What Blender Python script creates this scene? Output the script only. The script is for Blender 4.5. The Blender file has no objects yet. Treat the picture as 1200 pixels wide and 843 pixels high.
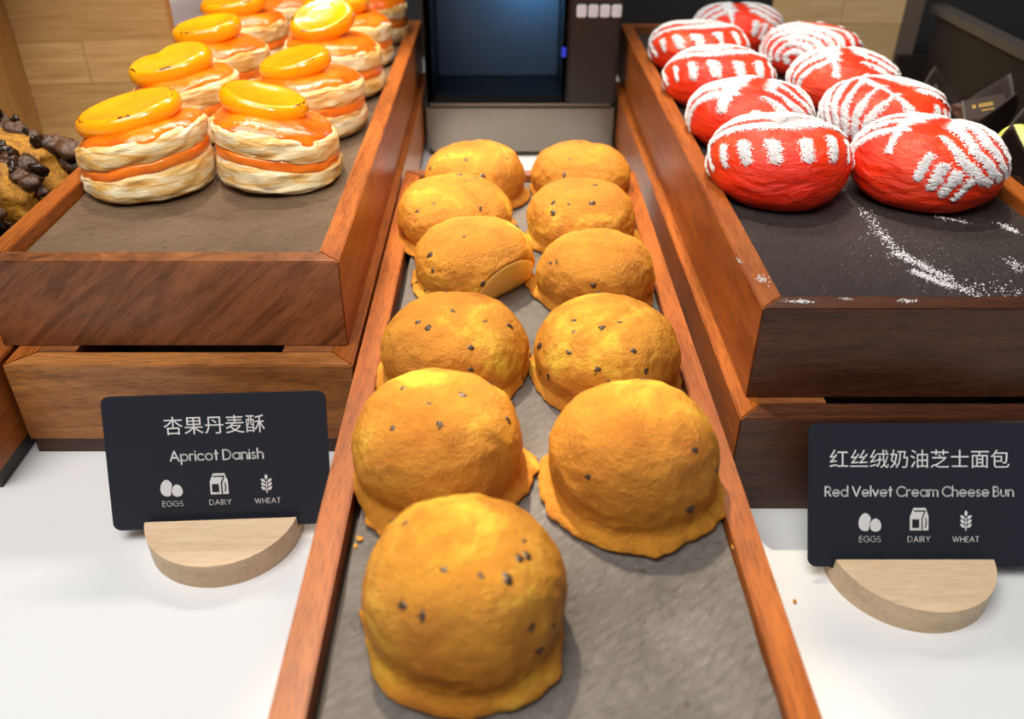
import bpy, bmesh, math, random
import numpy as np
from mathutils import Vector, Matrix, noise
from mathutils.bvhtree import BVHTree

scn = bpy.context.scene
COL = scn.collection
PI = math.pi

# ------------------------------------------------------------------ camera, light, exposure
FPX, PPX, PPY, EYE = 1010.0, 588.0, 421.0, 0.25
PITCH = math.atan(671 / 1010.0)
cam_d = bpy.data.cameras.new('camera')
cam = bpy.data.objects.new('camera', cam_d)
COL.objects.link(cam)
cam.location = (0, 0, EYE)
cam.rotation_euler = (PI / 2 - PITCH, 0, 0)
cam_d.sensor_width = 36
cam_d.lens = FPX / 1200 * 36
cam_d.shift_x = (600 - PPX) / 1200
cam_d.clip_start = 0.01
cam_d.dof.use_dof = True
cam_d.dof.focus_distance = 0.37
cam_d.dof.aperture_fstop = 10
scn.camera = cam

scn.view_settings.view_transform = 'Standard'
scn.view_settings.look = 'None'
scn.view_settings.gamma = 1
scn.view_settings.use_curve_mapping = False
scn.view_settings.exposure = 0.0

world = bpy.data.worlds.new('world')
scn.world = world
world.use_nodes = True
world.node_tree.nodes['Background'].inputs[0].default_value = (0.95, 0.97, 1.0, 1)
world.node_tree.nodes['Background'].inputs[1].default_value = 0.10


def lamp(name, loc, target, power, color, size, spot=None, blend=0.5):
    d = bpy.data.lights.new(name, 'SPOT' if spot else 'AREA')
    d.energy = power
    d.color = color
    if spot:
        d.spot_size = math.radians(spot)
        d.spot_blend = blend
        d.shadow_soft_size = size
    else:
        d.shape = 'RECTANGLE'
        d.size, d.size_y = size
    o = bpy.data.objects.new(name, d)
    COL.objects.link(o)
    o.location = loc
    o.rotation_euler = (Vector(target) - Vector(loc)).to_track_quat('-Z', 'Y').to_euler()
    return o


WARM = (1.0, 0.86, 0.66)
for k, (yl, yt) in enumerate(((0.57, 0.155), (0.62, 0.305), (0.68, 0.455))):
    lamp('case_spot_centre', (-0.13, yl, 0.80), (0.014, yt, 0.05), 26, WARM, 0.012, 14.5, 0.45)
lamp('case_spot_left', (-0.22, 0.68, 0.80), (-0.14, 0.52, 0.09), 15, WARM, 0.018, 30, 0.7)
lamp('case_spot_right', (0.14, 0.68, 0.80), (0.175, 0.50, 0.09), 17, WARM, 0.018, 30, 0.7)
lamp('added_spot_rear', (-0.15, 0.45, 0.80), (-0.01, 0.63, 0.0), 26, WARM, 0.02, 13, 0.6)  # added spot, brightens the counter and steel strip behind the middle tray
lamp('added_sheen_strip', (0.03, 0.80, 0.62), (0.01, 0.20, 0.04), 2.2, (1.0, 0.93, 0.84), (0.5, 0.05))  # added area light that gives the middle slate its sheen
lamp('front_spot_left', (0.16, -0.14, 0.78), (-0.145, 0.48, 0.10), 21, (1.0, 0.92, 0.80), 0.03, 20, 0.5)
lamp('front_spot_right', (-0.06, -0.14, 0.78), (0.175, 0.48, 0.10), 12, (1.0, 0.92, 0.80), 0.03, 17, 0.7)
lamp('room_ceiling_panel', (-0.35, -0.10, 1.25), (0, 0.25, 0.0), 16, (1.0, 0.985, 0.96), (0.9, 0.8))

# ------------------------------------------------------------------ materials


class NT:
    def __init__(s, name):
        s.m = bpy.data.materials.new(name)
        s.m.use_nodes = True
        s.t = s.m.node_tree
        s.b = s.t.nodes['Principled BSDF']

    def n(s, typ, **kw):
        nd = s.t.nodes.new(typ)
        for k, v in kw.items():
            if hasattr(nd, k):
                setattr(nd, k, v)
            else:
                nd.inputs[k].default_value = v
        return nd

    def l(s, a, b):
        s.t.links.new(a, b)

    def coords(s, scale=(1, 1, 1), rot=(0, 0, 0), rand=True):
        tc = s.n('ShaderNodeTexCoord')
        mp = s.n('ShaderNodeMapping')
        mp.inputs['Scale'].default_value = scale
        src = tc.outputs['Object']
        if any(rot):
            mr = s.n('ShaderNodeMapping')
            mr.inputs['Rotation'].default_value = rot
            s.l(src, mr.inputs[0])
            src = mr.outputs[0]
        s.l(src, mp.inputs[0])
        if rand:
            oi = s.n('ShaderNodeObjectInfo')
            mm = s.n('ShaderNodeMath', operation='MULTIPLY')
            mm.inputs[1].default_value = 3.7
            s.l(oi.outputs['Random'], mm.inputs[0])
            cx = s.n('ShaderNodeCombineXYZ')
            for i in range(3):
                s.l(mm.outputs[0], cx.inputs[i])
            s.l(cx.outputs[0], mp.inputs['Location'])
        return mp.outputs[0]

    def noise(s, vec, scale, detail=3, rough=0.55, dist=0.0):
        nd = s.n('ShaderNodeTexNoise')
        nd.inputs['Scale'].default_value = scale
        nd.inputs['Detail'].default_value = detail
        nd.inputs['Roughness'].default_value = rough
        nd.inputs['Distortion'].default_value = dist
        s.l(vec, nd.inputs['Vector'])
        return nd.outputs[0]

    def ramp(s, fac, stops):
        r = s.n('ShaderNodeValToRGB')
        e = r.color_ramp.elements
        while len(e) < len(stops):
            e.new(0.5)
        for el, (p, c) in zip(e, stops):
            el.position = p
            el.color = (*c, 1) if len(c) == 3 else c
        s.l(fac, r.inputs[0])
        return r.outputs[0]

    def mix(s, fac, a, b, mode='MIX'):
        m = s.n('ShaderNodeMix')
        m.data_type = 'RGBA'
        m.blend_type = mode
        if isinstance(fac, (int, float)):
            m.inputs[0].default_value = fac
        else:
            s.l(fac, m.inputs[0])
        for i, v in ((6, a), (7, b)):
            if isinstance(v, tuple):
                m.inputs[i].default_value = (*v, 1)
            else:
                s.l(v, m.inputs[i])
        return m.outputs[2]

    def bump(s, h, strength, dist=0.001):
        b = s.n('ShaderNodeBump')
        b.inputs['Strength'].default_value = strength
        b.inputs['Distance'].default_value = dist
        s.l(h, b.inputs['Height'])
        s.l(b.outputs[0], s.b.inputs['Normal'])

    def set(s, color=None, rough=0.5, metal=0.0, spec=None, coat=None, sss=None):
        if color is not None:
            if isinstance(color, tuple):
                s.b.inputs['Base Color'].default_value = (*color, 1)
            else:
                s.l(color, s.b.inputs['Base Color'])
        s.b.inputs['Roughness'].default_value = rough
        s.b.inputs['Metallic'].default_value = metal
        if spec is not None:
            s.b.inputs['Specular IOR Level'].default_value = spec
        if coat is not None:
            s.b.inputs['Coat Weight'].default_value = coat
            s.b.inputs['Coat Roughness'].default_value = 0.12
        if sss is not None:
            s.b.inputs['Subsurface Weight'].default_value = sss[0]
            s.b.inputs['Subsurface Radius'].default_value = sss[1]
            s.b.inputs['Subsurface Scale'].default_value = sss[2]
        return s.m


def srgb(r, g, b):
    f = lambda c: (c / 255 / 12.92) if c <= 10 else ((c / 255 + 0.055) / 1.055) ** 2.4
    return (f(r), f(g), f(b))


def plain(name, color, rough=0.5, **kw):
    return NT(name).set(color, rough, **kw)


def wood(name, dark, light, axis, rough=0.38, figure=10.0, rot=0.0, pore=0.34, coat=0.0, spec=0.35):
    t = NT(name)
    sc = [9.0, 9.0, 9.0]
    sc[axis] = 1.1
    v = t.coords(tuple(sc), (0, rot, 0))
    w = t.noise(v, figure, 4, 0.6, 1.2)
    c = t.ramp(w, [(0.28, dark), (0.5, tuple((a * 0.45 + b * 0.55) for a, b in zip(dark, light))), (0.72, light)])
    sc2 = [1500.0, 1500.0, 1500.0]
    sc2[axis] = 120.0
    p = t.noise(t.coords(tuple(sc2), (0, rot, 0)), 1.0, 2, 0.6)
    pr = t.ramp(p, [(0.36, (1 - pore,) * 3), (0.52, (1, 1, 1))])
    t.bump(pr, 0.15, 0.0004)
    return t.set(t.mix(1.0, c, pr, 'MULTIPLY'), rough, spec=spec, coat=coat)


M_ALONG_Y = wood('walnut_lengthwise', srgb(138, 68, 24), srgb(188, 106, 42), 1)
M_ALONG_X = wood('walnut_crosswise', srgb(118, 66, 38), srgb(178, 110, 64), 0)
M_DIAG = wood('walnut_figured', srgb(92, 50, 28), srgb(172, 108, 66), 0, figure=11, rot=math.radians(42), pore=0.3)
M_SHADED_X = wood('walnut_shaded', srgb(62, 33, 21), srgb(104, 62, 40), 0, pore=0.4)  # walnut fronts of the right stack, their weaker light put into the colour
M_RISER_X = wood('walnut_riser_front', srgb(142, 84, 40), srgb(204, 136, 74), 0, pore=0.4)
M_PLINTH = wood('walnut_plinth', srgb(70, 42, 30), srgb(96, 60, 44), 0)
M_PLINTH_DARK = plain('plinth_charcoal', srgb(62, 56, 52), 0.5)
M_INSIDE = plain('tray_interior', srgb(48, 30, 22), 0.6)


def slate_mat(name, a, b, rough):
    t = NT(name)
    v = t.coords((1, 1, 1), (0, 0, 0.5))
    n1 = t.noise(v, 22, 6, 0.6, 0.6)
    sp = t.noise(v, 140, 2, 0.5)
    c = t.ramp(n1, [(0.3, a), (0.7, b)])
    spot = t.ramp(sp, [(0.24, (0.55, 0.5, 0.45)), (0.33, (1, 1, 1))])
    v2 = t.coords((1, 0.45, 1), (0, 0, 0.9))
    n2 = t.noise(v2, 420, 6, 0.66, 0.3)
    t.bump(n2, 1.0, 0.0024)
    return t.set(t.mix(1.0, c, spot, 'MULTIPLY'), rough, spec=0.5)


M_SLATE = slate_mat('slate_grey', srgb(110, 104, 98), srgb(146, 139, 131), 0.32)
M_SLATE_BROWN = slate_mat('slate_brownish', srgb(98, 76, 56), srgb(128, 104, 78), 0.5)
M_SLATE_DARK = slate_mat('slate_dark', srgb(46, 40, 39), srgb(62, 54, 52), 0.5)

M_COUNTER = plain('white_gloss_counter', (0.89, 0.90, 0.90), 0.10, spec=0.5)


def bun_mat():
    t = NT('brown_sugar_crust')
    v = t.coords()
    n1 = t.noise(v, 34, 4, 0.6, 0.4)
    c = t.ramp(n1, [(0.26, srgb(186, 108, 20)), (0.42, srgb(206, 132, 34)), (0.58, srgb(223, 151, 42)), (0.71, srgb(248, 206, 66))])
    n3 = t.noise(v, 170, 3, 0.6)
    c2 = t.mix(t.ramp(n3, [(0.58, (0, 0, 0)), (0.76, (0.3, 0.3, 0.3))]), c, srgb(160, 92, 26))
    n2 = t.noise(v, 640, 5, 0.7)
    n4 = t.noise(v, 190, 4, 0.6, 0.2)
    h = t.mix(0.4, n2, n4)
    t.bump(h, 0.8, 0.0030)
    return t.set(c2, 0.48, spec=0.4)


M_BUN = bun_mat()
M_BUN_BASE = plain('bun_underside', srgb(250, 212, 110), 0.4, sss=(0.15, (1, .6, .2), .003))
M_CHIP = plain('dark_bean', srgb(74, 55, 42), 0.4)
M_CRUMB = plain('golden_crumb', srgb(226, 160, 60), 0.7)


def pastry_mat():
    t = NT('puff_pastry')
    v = t.coords((1, 1, 5.5))
    n1 = t.noise(v, 46, 4, 0.6, 0.8)
    c = t.ramp(n1, [(0.30, srgb(206, 138, 56)), (0.44, srgb(236, 192, 118)), (0.56, srgb(248, 230, 186)), (0.75, srgb(254, 244, 218))])
    v2 = t.coords((1, 1, 1))
    n0 = t.noise(v2, 30, 2, 0.5)
    c = t.mix(t.ramp(n0, [(0.5, (0, 0, 0)), (0.68, (0.75, 0.75, 0.75))]), c, srgb(232, 170, 66))
    n2 = t.noise(v, 190, 5, 0.65, 1.0)
    t.bump(n2, 0.6, 0.0013)
    return t.set(c, 0.4, spec=0.4, sss=(0.1, (1, .7, .4), .003))


M_PASTRY = pastry_mat()


def jam_mat(name, a, b, bs, rough=0.16):
    t = NT(name)
    v = t.coords()
    n1 = t.noise(v, 70, 3, 0.6)
    c = t.ramp(n1, [(0.3, a), (0.7, b)])
    n2 = t.noise(v, 260, 3, 0.6)
    t.bump(n2, bs, 0.0016)
    return t.set(c, rough, spec=0.5, coat=0.5, sss=(0.15, (1, .4, .05), .004))


M_GLAZE = jam_mat('orange_jam_glaze', srgb(240, 92, 8), srgb(255, 138, 18), 0.55)
M_FILL = jam_mat('orange_jam_filling', srgb(240, 104, 14), srgb(252, 140, 40), 0.2, 0.3)


def apricot_mat():
    t = NT('apricot_flesh')
    v = t.coords()
    n1 = t.noise(v, 40, 3, 0.6)
    c = t.ramp(n1, [(0.3, srgb(251, 152, 0)), (0.7, srgb(254, 176, 2))])
    # toasted flecks along the raised lip of the cut face
    at = t.n('ShaderNodeAttribute', attribute_name='lip')
    n2 = t.noise(t.coords((1, 1, 2)), 420, 3, 0.7, 0.8)
    ad = t.n('ShaderNodeMath', operation='MULTIPLY')
    t.l(at.outputs['Fac'], ad.inputs[0])
    t.l(n2, ad.inputs[1])
    f = t.ramp(ad.outputs[0], [(0.47, (0, 0, 0)), (0.51, (1, 1, 1))])
    c = t.mix(f, c, srgb(70, 38, 14))
    t.bump(t.noise(v, 150, 2, 0.5), 0.25, 0.001)
    return t.set(c, 0.2, spec=0.5, coat=0.4, sss=(0.3, (1, .6, .05), .005))


M_APRICOT = apricot_mat()


def red_mat():
    t = NT('red_velvet_dough')
    v = t.coords()
    n1 = t.noise(v, 30, 4, 0.6)
    c = t.ramp(n1, [(0.3, srgb(226, 34, 8)), (0.55, srgb(243, 54, 14)), (0.8, srgb(250, 88, 26))])
    v2 = t.coords((1, 1, 3.0))
    n2 = t.noise(v2, 85, 5, 0.65, 1.2)
    t.bump(n2, 0.8, 0.0022)
    return t.set(c, 0.42, spec=0.4, sss=(0.1, (1, .15, .05), .003))


M_RED = red_mat()


def sugar_mat():
    t = NT('icing_sugar')
    v = t.coords()
    t.bump(t.noise(v, 900, 4, 0.7), 0.8, 0.001)
    return t.set((0.86, 0.84, 0.85), 0.85, spec=0.1)


M_SUGAR = sugar_mat()


def bamboo(name, a, b, rot=0.0):
    t = NT(name)
    v = t.coords((2.0, 1.0, 26.0), (0, rot, 0), rand=False)
    n1 = t.noise(v, 14, 4, 0.6, 0.4)
    c = t.ramp(n1, [(0.3, a), (0.7, b)])
    br = t.n('ShaderNodeTexBrick', offset=0.5)
    br.inputs['Scale'].default_value = 1.0
    br.inputs['Brick Width'].default_value = 0.16
    br.inputs['Row Height'].default_value = 0.028
    br.inputs['Mortar Size'].default_value = 0.0006
    br.inputs['Color1'].default_value = (1, 1, 1, 1)
    br.inputs['Color2'].default_value = (0.78, 0.74, 0.68, 1)
    br.inputs['Mortar'].default_value = (0.75, 0.68, 0.6, 1)
    tc = t.n('ShaderNodeTexCoord')
    sx = t.n('ShaderNodeSeparateXYZ')
    cx = t.n('ShaderNodeCombineXYZ')
    t.l(tc.outputs['Object'], sx.inputs[0])
    t.l(sx.outputs[0], cx.inputs[0])
    t.l(sx.outputs[2], cx.inputs[1])
    t.l(cx.outputs[0], br.inputs['Vector'])
    return t.set(t.mix(1.0, c, br.outputs[0], 'MULTIPLY'), 0.5)


M_BAMBOO = bamboo('bamboo_board', srgb(180, 142, 88), srgb(208, 172, 116))
M_BAMBOO_SIDE = wood('bamboo_side', srgb(160, 122, 66), srgb(200, 156, 90), 2, pore=0.2)
M_BAMBOO_PALE = bamboo('bamboo_panel_pale', srgb(228, 186, 130), srgb(246, 212, 160))
M_GREY_EDGE = plain('grey_brown_edge', srgb(112, 98, 86), 0.5)
M_BEECH = wood('beech_top', srgb(238, 200, 158), srgb(250, 220, 184), 0, rough=0.5, figure=26, pore=0.12, rot=0.0)
M_BEECH_SIDE = wood('beech_side', srgb(204, 174, 138), srgb(226, 198, 164), 0, rough=0.55, pore=0.2)
M_CARD = plain('card_black_plastic', srgb(40, 43, 52), 0.32, spec=0.5)
M_PRINT = plain('card_white_print', (0.80, 0.80, 0.80), 0.5)
M_BLACK = plain('black_lacquer', srgb(26, 23, 22), 0.35)
M_DARKBOX = plain('dark_case_panel', srgb(40, 33, 30), 0.45)
M_STEEL = plain('brushed_steel', (0.24, 0.215, 0.19), 0.28, metal=1.0)
M_CHROME = plain('chrome', (0.8, 0.8, 0.8), 0.12, metal=1.0)
M_RIMGREY = plain('grey_metal_edge', srgb(120, 114, 108), 0.3, metal=0.6)


def crust_mat():
    t = NT('chocolate_crust')
    v = t.coords()
    c = t.ramp(t.noise(v, 60, 4, 0.6), [(0.3, srgb(44, 24, 14)), (0.7, srgb(96, 60, 36))])
    t.bump(t.noise(v, 240, 4, 0.6), 0.7, 0.002)
    return t.set(c, 0.4)


def crumb_mat():
    t = NT('yellow_sponge')
    v = t.coords()
    c = t.ramp(t.noise(v, 200, 4, 0.7), [(0.3, srgb(120, 72, 14)), (0.62, srgb(198, 138, 34))])
    t.bump(t.noise(v, 420, 4, 0.7), 0.8, 0.002)
    return t.set(c, 0.6)


M_CRUST, M_SPONGE = crust_mat(), crumb_mat()
M_CHOC = plain('glossy_chocolate', srgb(36, 20, 14), 0.22)
M_PAPER = plain('dark_brown_paper', srgb(46, 33, 27), 0.6)
M_TAG = plain('brown_tag', srgb(58, 36, 26), 0.4)
M_GOLD = plain('gold_print', srgb(196, 156, 70), 0.35)
M_LIME = plain('lime_flesh', srgb(206, 204, 90), 0.3)
M_JAR = plain('pale_ceramic', srgb(196, 176, 172), 0.4)
M_WALL = plain('dark_back_wall', srgb(30, 28, 28), 0.6)
M_FLOOR = plain('grey_floor', srgb(110, 106, 100), 0.6)

# ------------------------------------------------------------------ object helpers


def mesh_obj(name, verts, faces, mat, parent=None, loc=(0, 0, 0), smooth=False, bevel=0.0, mats=None, fmi=None):
    me = bpy.data.meshes.new(name)
    me.from_pydata([tuple(v) for v in verts], [], [tuple(f) for f in faces])
    bm = bmesh.new()
    bm.from_mesh(me)
    bmesh.ops.recalc_face_normals(bm, faces=bm.faces)
    if bevel:
        bmesh.ops.bevel(bm, geom=[e for e in bm.edges if len(e.link_faces) == 2 and e.calc_face_angle(0) > 0.5], offset=bevel,
                        segments=2, affect='EDGES', clamp_overlap=True)
    bm.to_mesh(me)
    bm.free()
    for m in (mats or [mat]):
        me.materials.append(m)
    if fmi is not None:
        for p, i in zip(me.polygons, fmi):
            p.material_index = i
    if smooth:
        for p in me.polygons:
            p.use_smooth = True
    o = bpy.data.objects.new(name, me)
    COL.objects.link(o)
    o.location = loc
    if parent:
        o.parent = parent
    return o


def tag(o, label=None, cat=None, group=None, kind=None):
    if label:
        o['label'] = label
    if cat:
        o['category'] = cat
    if group:
        o['group'] = group
    if kind:
        o['kind'] = kind
    return o


def thing(name, loc, label, cat, group=None, rz=0.0):
    o = bpy.data.objects.new(name, None)
    COL.objects.link(o)
    o.location = loc
    o.rotation_euler = (0, 0, rz)
    o.empty_display_size = 0.02
    return tag(o, label, cat, group)


def box_vf(x0, x1, y0, y1, z0, z1):
    v = [(x, y, z) for z in (z0, z1) for y in (y0, y1) for x in (x0, x1)]
    f = [(0, 2, 3, 1), (4, 5, 7, 6), (0, 1, 5, 4), (2, 6, 7, 3), (0, 4, 6, 2), (1, 3, 7, 5)]
    return v, f


def prism_vf(poly, z0, z1):
    n = len(poly)
    v = [(x, y, z0) for x, y in poly] + [(x, y, z1) for x, y in poly]
    f = [tuple(range(n))[::-1], tuple(range(n, 2 * n))]
    f += [(i, (i + 1) % n, n + (i + 1) % n, n + i) for i in range(n)]
    return v, f


def box(name, b, mat, parent=None, bevel=0.0, loc=(0, 0, 0)):
    return mesh_obj(name, *box_vf(*b), mat, parent, loc, bevel=bevel)


def prism(name, poly, z0, z1, mat, parent=None, bevel=0.0, loc=(0, 0, 0)):
    return mesh_obj(name, *prism_vf(poly, z0, z1), mat, parent, loc, bevel=bevel)


def merge(parts):
    V, F = [], []
    for v, f in parts:
        k = len(V)
        V += [tuple(p) for p in v]
        F += [tuple(i + k for i in q) for q in f]
    return V, F


def catmull(pts, n):
    P = np.array(pts, float)
    P = np.vstack([2 * P[0] - P[1], P, 2 * P[-1] - P[-2]])
    m = len(pts) - 1
    out = []
    for k in range(n):
        t = k / (n - 1) * m
        i = min(int(t), m - 1)
        u = t - i
        a, b, c, d = P[i:i + 4]
        out.append(0.5 * (2 * b + (c - a) * u + (2 * a - 5 * b + 4 * c - d) * u * u + (3 * b - a - 3 * c + d) * u ** 3))
    return np.array(out)


def lathe_vf(fn, nt, nr):
    """fn(theta, t) -> point; t=0 bottom pole, t=1 top pole."""
    V = [fn(0, 0.0)]
    for i in range(1, nr):
        for j in range(nt):
            V.append(fn(2 * PI * j / nt, i / nr))
    V.append(fn(0, 1.0))
    F = [(0, 1 + (j + 1) % nt, 1 + j) for j in range(nt)]
    for i in range(nr - 2):
        a, b = 1 + i * nt, 1 + (i + 1) * nt
        F += [(a + j, a + (j + 1) % nt, b + (j + 1) % nt, b + j) for j in range(nt)]
    a, e = 1 + (nr - 2) * nt, len(V) - 1
    F += [(a + j, a + (j + 1) % nt, e) for j in range(nt)]
    return V, F


def nz(x, y, z):
    return noise.noise(Vector((x, y, z)))


# ------------------------------------------------------------------ the setting
c = box('display_counter', (-1.0, 1.0, -0.02, 0.98, -0.04, 0.0), M_COUNTER)
tag(c, 'glossy white counter top under the pastry trays and cards', 'counter')
w = box('wall_back', (-1.6, 1.6, 1.0, 1.06, -0.9, 1.6), M_WALL)
tag(w, kind='structure')
fl = box('floor', (-1.6, 1.6, -1.2, 1.06, -0.94, -0.9), M_FLOOR)
tag(fl, kind='structure')
cb = thing('counter_cabinet', (0, 0.5, -0.9), 'dark cabinet carrying the white counter top', 'cabinet')
box('body', (-0.98, 0.98, -0.46, 0.46, 0.06, 0.86), M_DARKBOX, cb)
box('plinth', (-0.95, 0.95, -0.42, 0.44, 0.0, 0.06), M_BLACK, cb)

# ------------------------------------------------------------------ wooden boxes
RIS = 0.0477


def wooden_tray(name, x0, x1, y0, y1, z0, z1, label, cat, w=0.0095, front=M_ALONG_X, plinth=None, top_slot=None, floor_drop=0.0125, group=None, wr=None):
    cx, cy = (x0 + x1) / 2, (y0 + y1) / 2
    wr = wr or w
    t = thing(name, (cx, cy, z0), label, cat, group)
    a, b, c_, d = x0 - cx, x1 - cx, y0 - cy, y1 - cy
    h = z1 - z0
    zb = 0.008 if plinth else 0.0
    bv = 0.0005
    prism('front_rail', [(a, c_), (b, c_), (b - wr, c_ + w), (a + w, c_ + w)], zb, h, front, t, bv)
    prism('back_rail', [(a, d), (a + w, d - w), (b - wr, d - w), (b, d)], zb, h, M_ALONG_X, t, bv)
    prism('side_rail', [(a, c_), (a + w, c_ + w), (a + w, d - w), (a, d)], zb, h, M_ALONG_Y, t, bv)
    prism('side_rail', [(b, c_), (b, d), (b - wr, d - w), (b - wr, c_ + w)], zb, h, M_ALONG_Y, t, bv)
    if plinth:
        i = 0.0012
        o = merge([prism_vf([(a + i, c_ + i), (b - i, c_ + i), (b - w, c_ + w), (a + w, c_ + w)], 0, zb),
                   prism_vf([(a + i, d - i), (a + w, d - w), (b - w, d - w), (b - i, d - i)], 0, zb),
                   prism_vf([(a + i, c_ + i), (a + w, c_ + w), (a + w, d - w), (a + i, d - i)], 0, zb),
                   prism_vf([(b - i, c_ + i), (b - i, d - i), (b - w, d - w), (b - w, c_ + w)], 0, zb)])
        mesh_obj('plinth', *o, plinth, t)
    if top_slot:
        s0, s1, sy = top_slot[0] - cx, top_slot[1] - cx, top_slot[2] - cy
        yi = c_ + w
        prism('top_panel', [(a + w, yi), (s0, yi), (s0, sy), (s1, sy), (s1, yi), (b - w, yi), (b - w, d - w), (a + w, d - w)],
              h - 0.006, h, M_ALONG_X, t)
    else:
        box('base_panel', (a + w, b - wr, c_ + w, d - w, max(zb, h - floor_drop - 0.004), h - floor_drop), M_INSIDE, t)
    return t


def slate(x0, x1, y0, y1, z0, z1, mat, label, seed):
    rng = random.Random(seed)
    cx, cy = (x0 + x1) / 2, (y0 + y1) / 2
    poly = []
    n = 24
    cor = [(x0, y0), (x1, y0), (x1, y1), (x0, y1)]
    for k in range(4):
        (ax, ay), (bx, by) = cor[k], cor[(k + 1) % 4]
        for i in range(n):
            u = i / n
            j = rng.uniform(0, 0.0007)
            px, py = ax + (bx - ax) * u, ay + (by - ay) * u
            nx, ny = [(0, 1), (-1, 0), (0, -1), (1, 0)][k]
            poly.append((px + nx * j - cx, py + ny * j - cy))
    o = prism('slate_slab', poly, 0, z1 - z0, mat, loc=(cx, cy, z0), bevel=0.0004)
    return tag(o, label, 'slate')


# left stack
wooden_tray('wooden_riser', -0.2100, -0.0627, 0.300, 0.748, 0.0, RIS,
            'low walnut riser box under the apricot pastry tray, behind the apricot card', 'box', w=0.0105,
            front=M_RISER_X, plinth=M_PLINTH, top_slot=(-0.1834, -0.0943, 0.328), group='walnut riser boxes')
wooden_tray('wooden_tray', -0.2163, -0.0667, 0.315, 0.753, RIS, 0.0887,
            'walnut tray on a riser holding the apricot pastries, at left', 'tray', front=M_DIAG, group='walnut trays')
slate(-0.2066, -0.0764, 0.3247, 0.7433, 0.0762, 0.0827, M_SLATE_BROWN, 'brownish slate slab under the apricot pastries', 1)
# right stack
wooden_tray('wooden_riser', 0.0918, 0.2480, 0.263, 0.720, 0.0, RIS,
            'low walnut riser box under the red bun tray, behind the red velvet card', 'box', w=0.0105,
            front=M_SHADED_X, plinth=M_PLINTH, top_slot=(0.128, 0.212, 0.292), group='walnut riser boxes')
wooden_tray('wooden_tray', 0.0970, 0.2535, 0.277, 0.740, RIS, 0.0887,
            'walnut tray on a riser holding the sugar-dusted red buns, at right', 'tray', front=M_SHADED_X, group='walnut trays')
slate(0.1067, 0.2438, 0.2867, 0.7303, 0.0762, 0.0827, M_SLATE_DARK, 'dark slate slab sprinkled with icing sugar under the red buns', 2)
# centre
wooden_tray('wooden_tray', -0.0612, 0.0838, 0.1180, 0.522, 0.0, RIS,
            'long low walnut tray in the middle holding the brown crusted buns', 'tray', w=0.0098, wr=0.0088,
            plinth=M_PLINTH, floor_drop=0.010, group='walnut trays')
slate(-0.0485, 0.0748, 0.1280, 0.5119, 0.0377, 0.0437, M_SLATE, 'long grey slate slab under the brown crusted buns', 3)
# neighbouring box at the left edge, further forward
wooden_tray('wooden_riser', -0.3340, -0.2125, 0.276, 0.500, 0.0, RIS,
            'walnut riser box with charcoal foot, cut off by the left edge of the picture', 'box', w=0.0105,
            plinth=M_PLINTH_DARK, top_slot=(-0.30, -0.25, 0.30), group='walnut riser boxes')

# ------------------------------------------------------------------ brown crusted buns
ZS = 0.0437
BUN_PROF = [(0, 0), (.55, 0), (.86, 0.0), (.945, .03), (.94, .09), (.905, .16), (.925, .27), (.94, .40), (.905, .57),
            (.815, .73), (.66, .87), (.45, .955), (.22, .992), (0, 1)]
BP = catmull(BUN_PROF, 200)


def bun_fn(r, h, seed, skirt):
    def fn(th, t):
        q = BP[int(round(t * 199))]
        cx, sy = math.cos(th), math.sin(th)
        rr, zz = q[0] * r, max(0, q[1]) * h
        k = 1 + 0.055 * nz(cx * 1.1 + seed, sy * 1.1, q[1] * 1.3) + 0.028 * nz(cx * 3 * q[0] + seed, sy * 3 * q[0], q[1] * 3 + 7)
        sk = max(0.0, nz(cx * 1.2 + seed * 3.1, sy * 1.2, 3.3) + 0.30) * skirt
        sk *= math.exp(-((q[1] - 0.06) / 0.075) ** 2) * min(1, q[0] / 0.8)
        k += sk * (1 + 0.5 * nz(cx * 7, sy * 7, seed))
        k += 0.018 * nz(cx * 8 * q[0] + seed, sy * 9 * q[0], q[1] * 9) + 0.006 * nz(cx * 22 * q[0], sy * 22 * q[0] + seed, q[1] * 22)
        k2 = 1 + 0.05 * nz(cx * q[0] * 1.7, sy * q[0] * 1.7, seed + 11) + 0.022 * nz(cx * q[0] * 6, sy * q[0] * 6, seed + 5)
        return (rr * k * cx, rr * k * sy, zz * k2)
    return fn


chip_me = []
for s in range(4):
    rr = random.Random(s)
    v, f = lathe_vf(lambda th, t: tuple((0.5 + 0.35 * nz(math.cos(th) * 1.5 + s, math.sin(th) * 1.5, t * 2)) * q for q in (
        1.25 * math.sin(PI * t) * math.cos(th), math.sin(PI * t) * math.sin(th), -0.75 * math.cos(PI * t))), 12, 8)
    me = bpy.data.meshes.new('chocolate_chip')
    me.from_pydata(v, [], f)
    me.materials.append(M_CHIP)
    for p in me.polygons:
        p.use_smooth = True
    chip_me.append(me)


def view_ray(px, py):
    u, v = (px - PPX) / FPX, (py - PPY) / FPX
    S, C = math.sin(PITCH), math.cos(PITCH)
    return Vector((u, C - v * S, -(S + v * C))).normalized()


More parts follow.
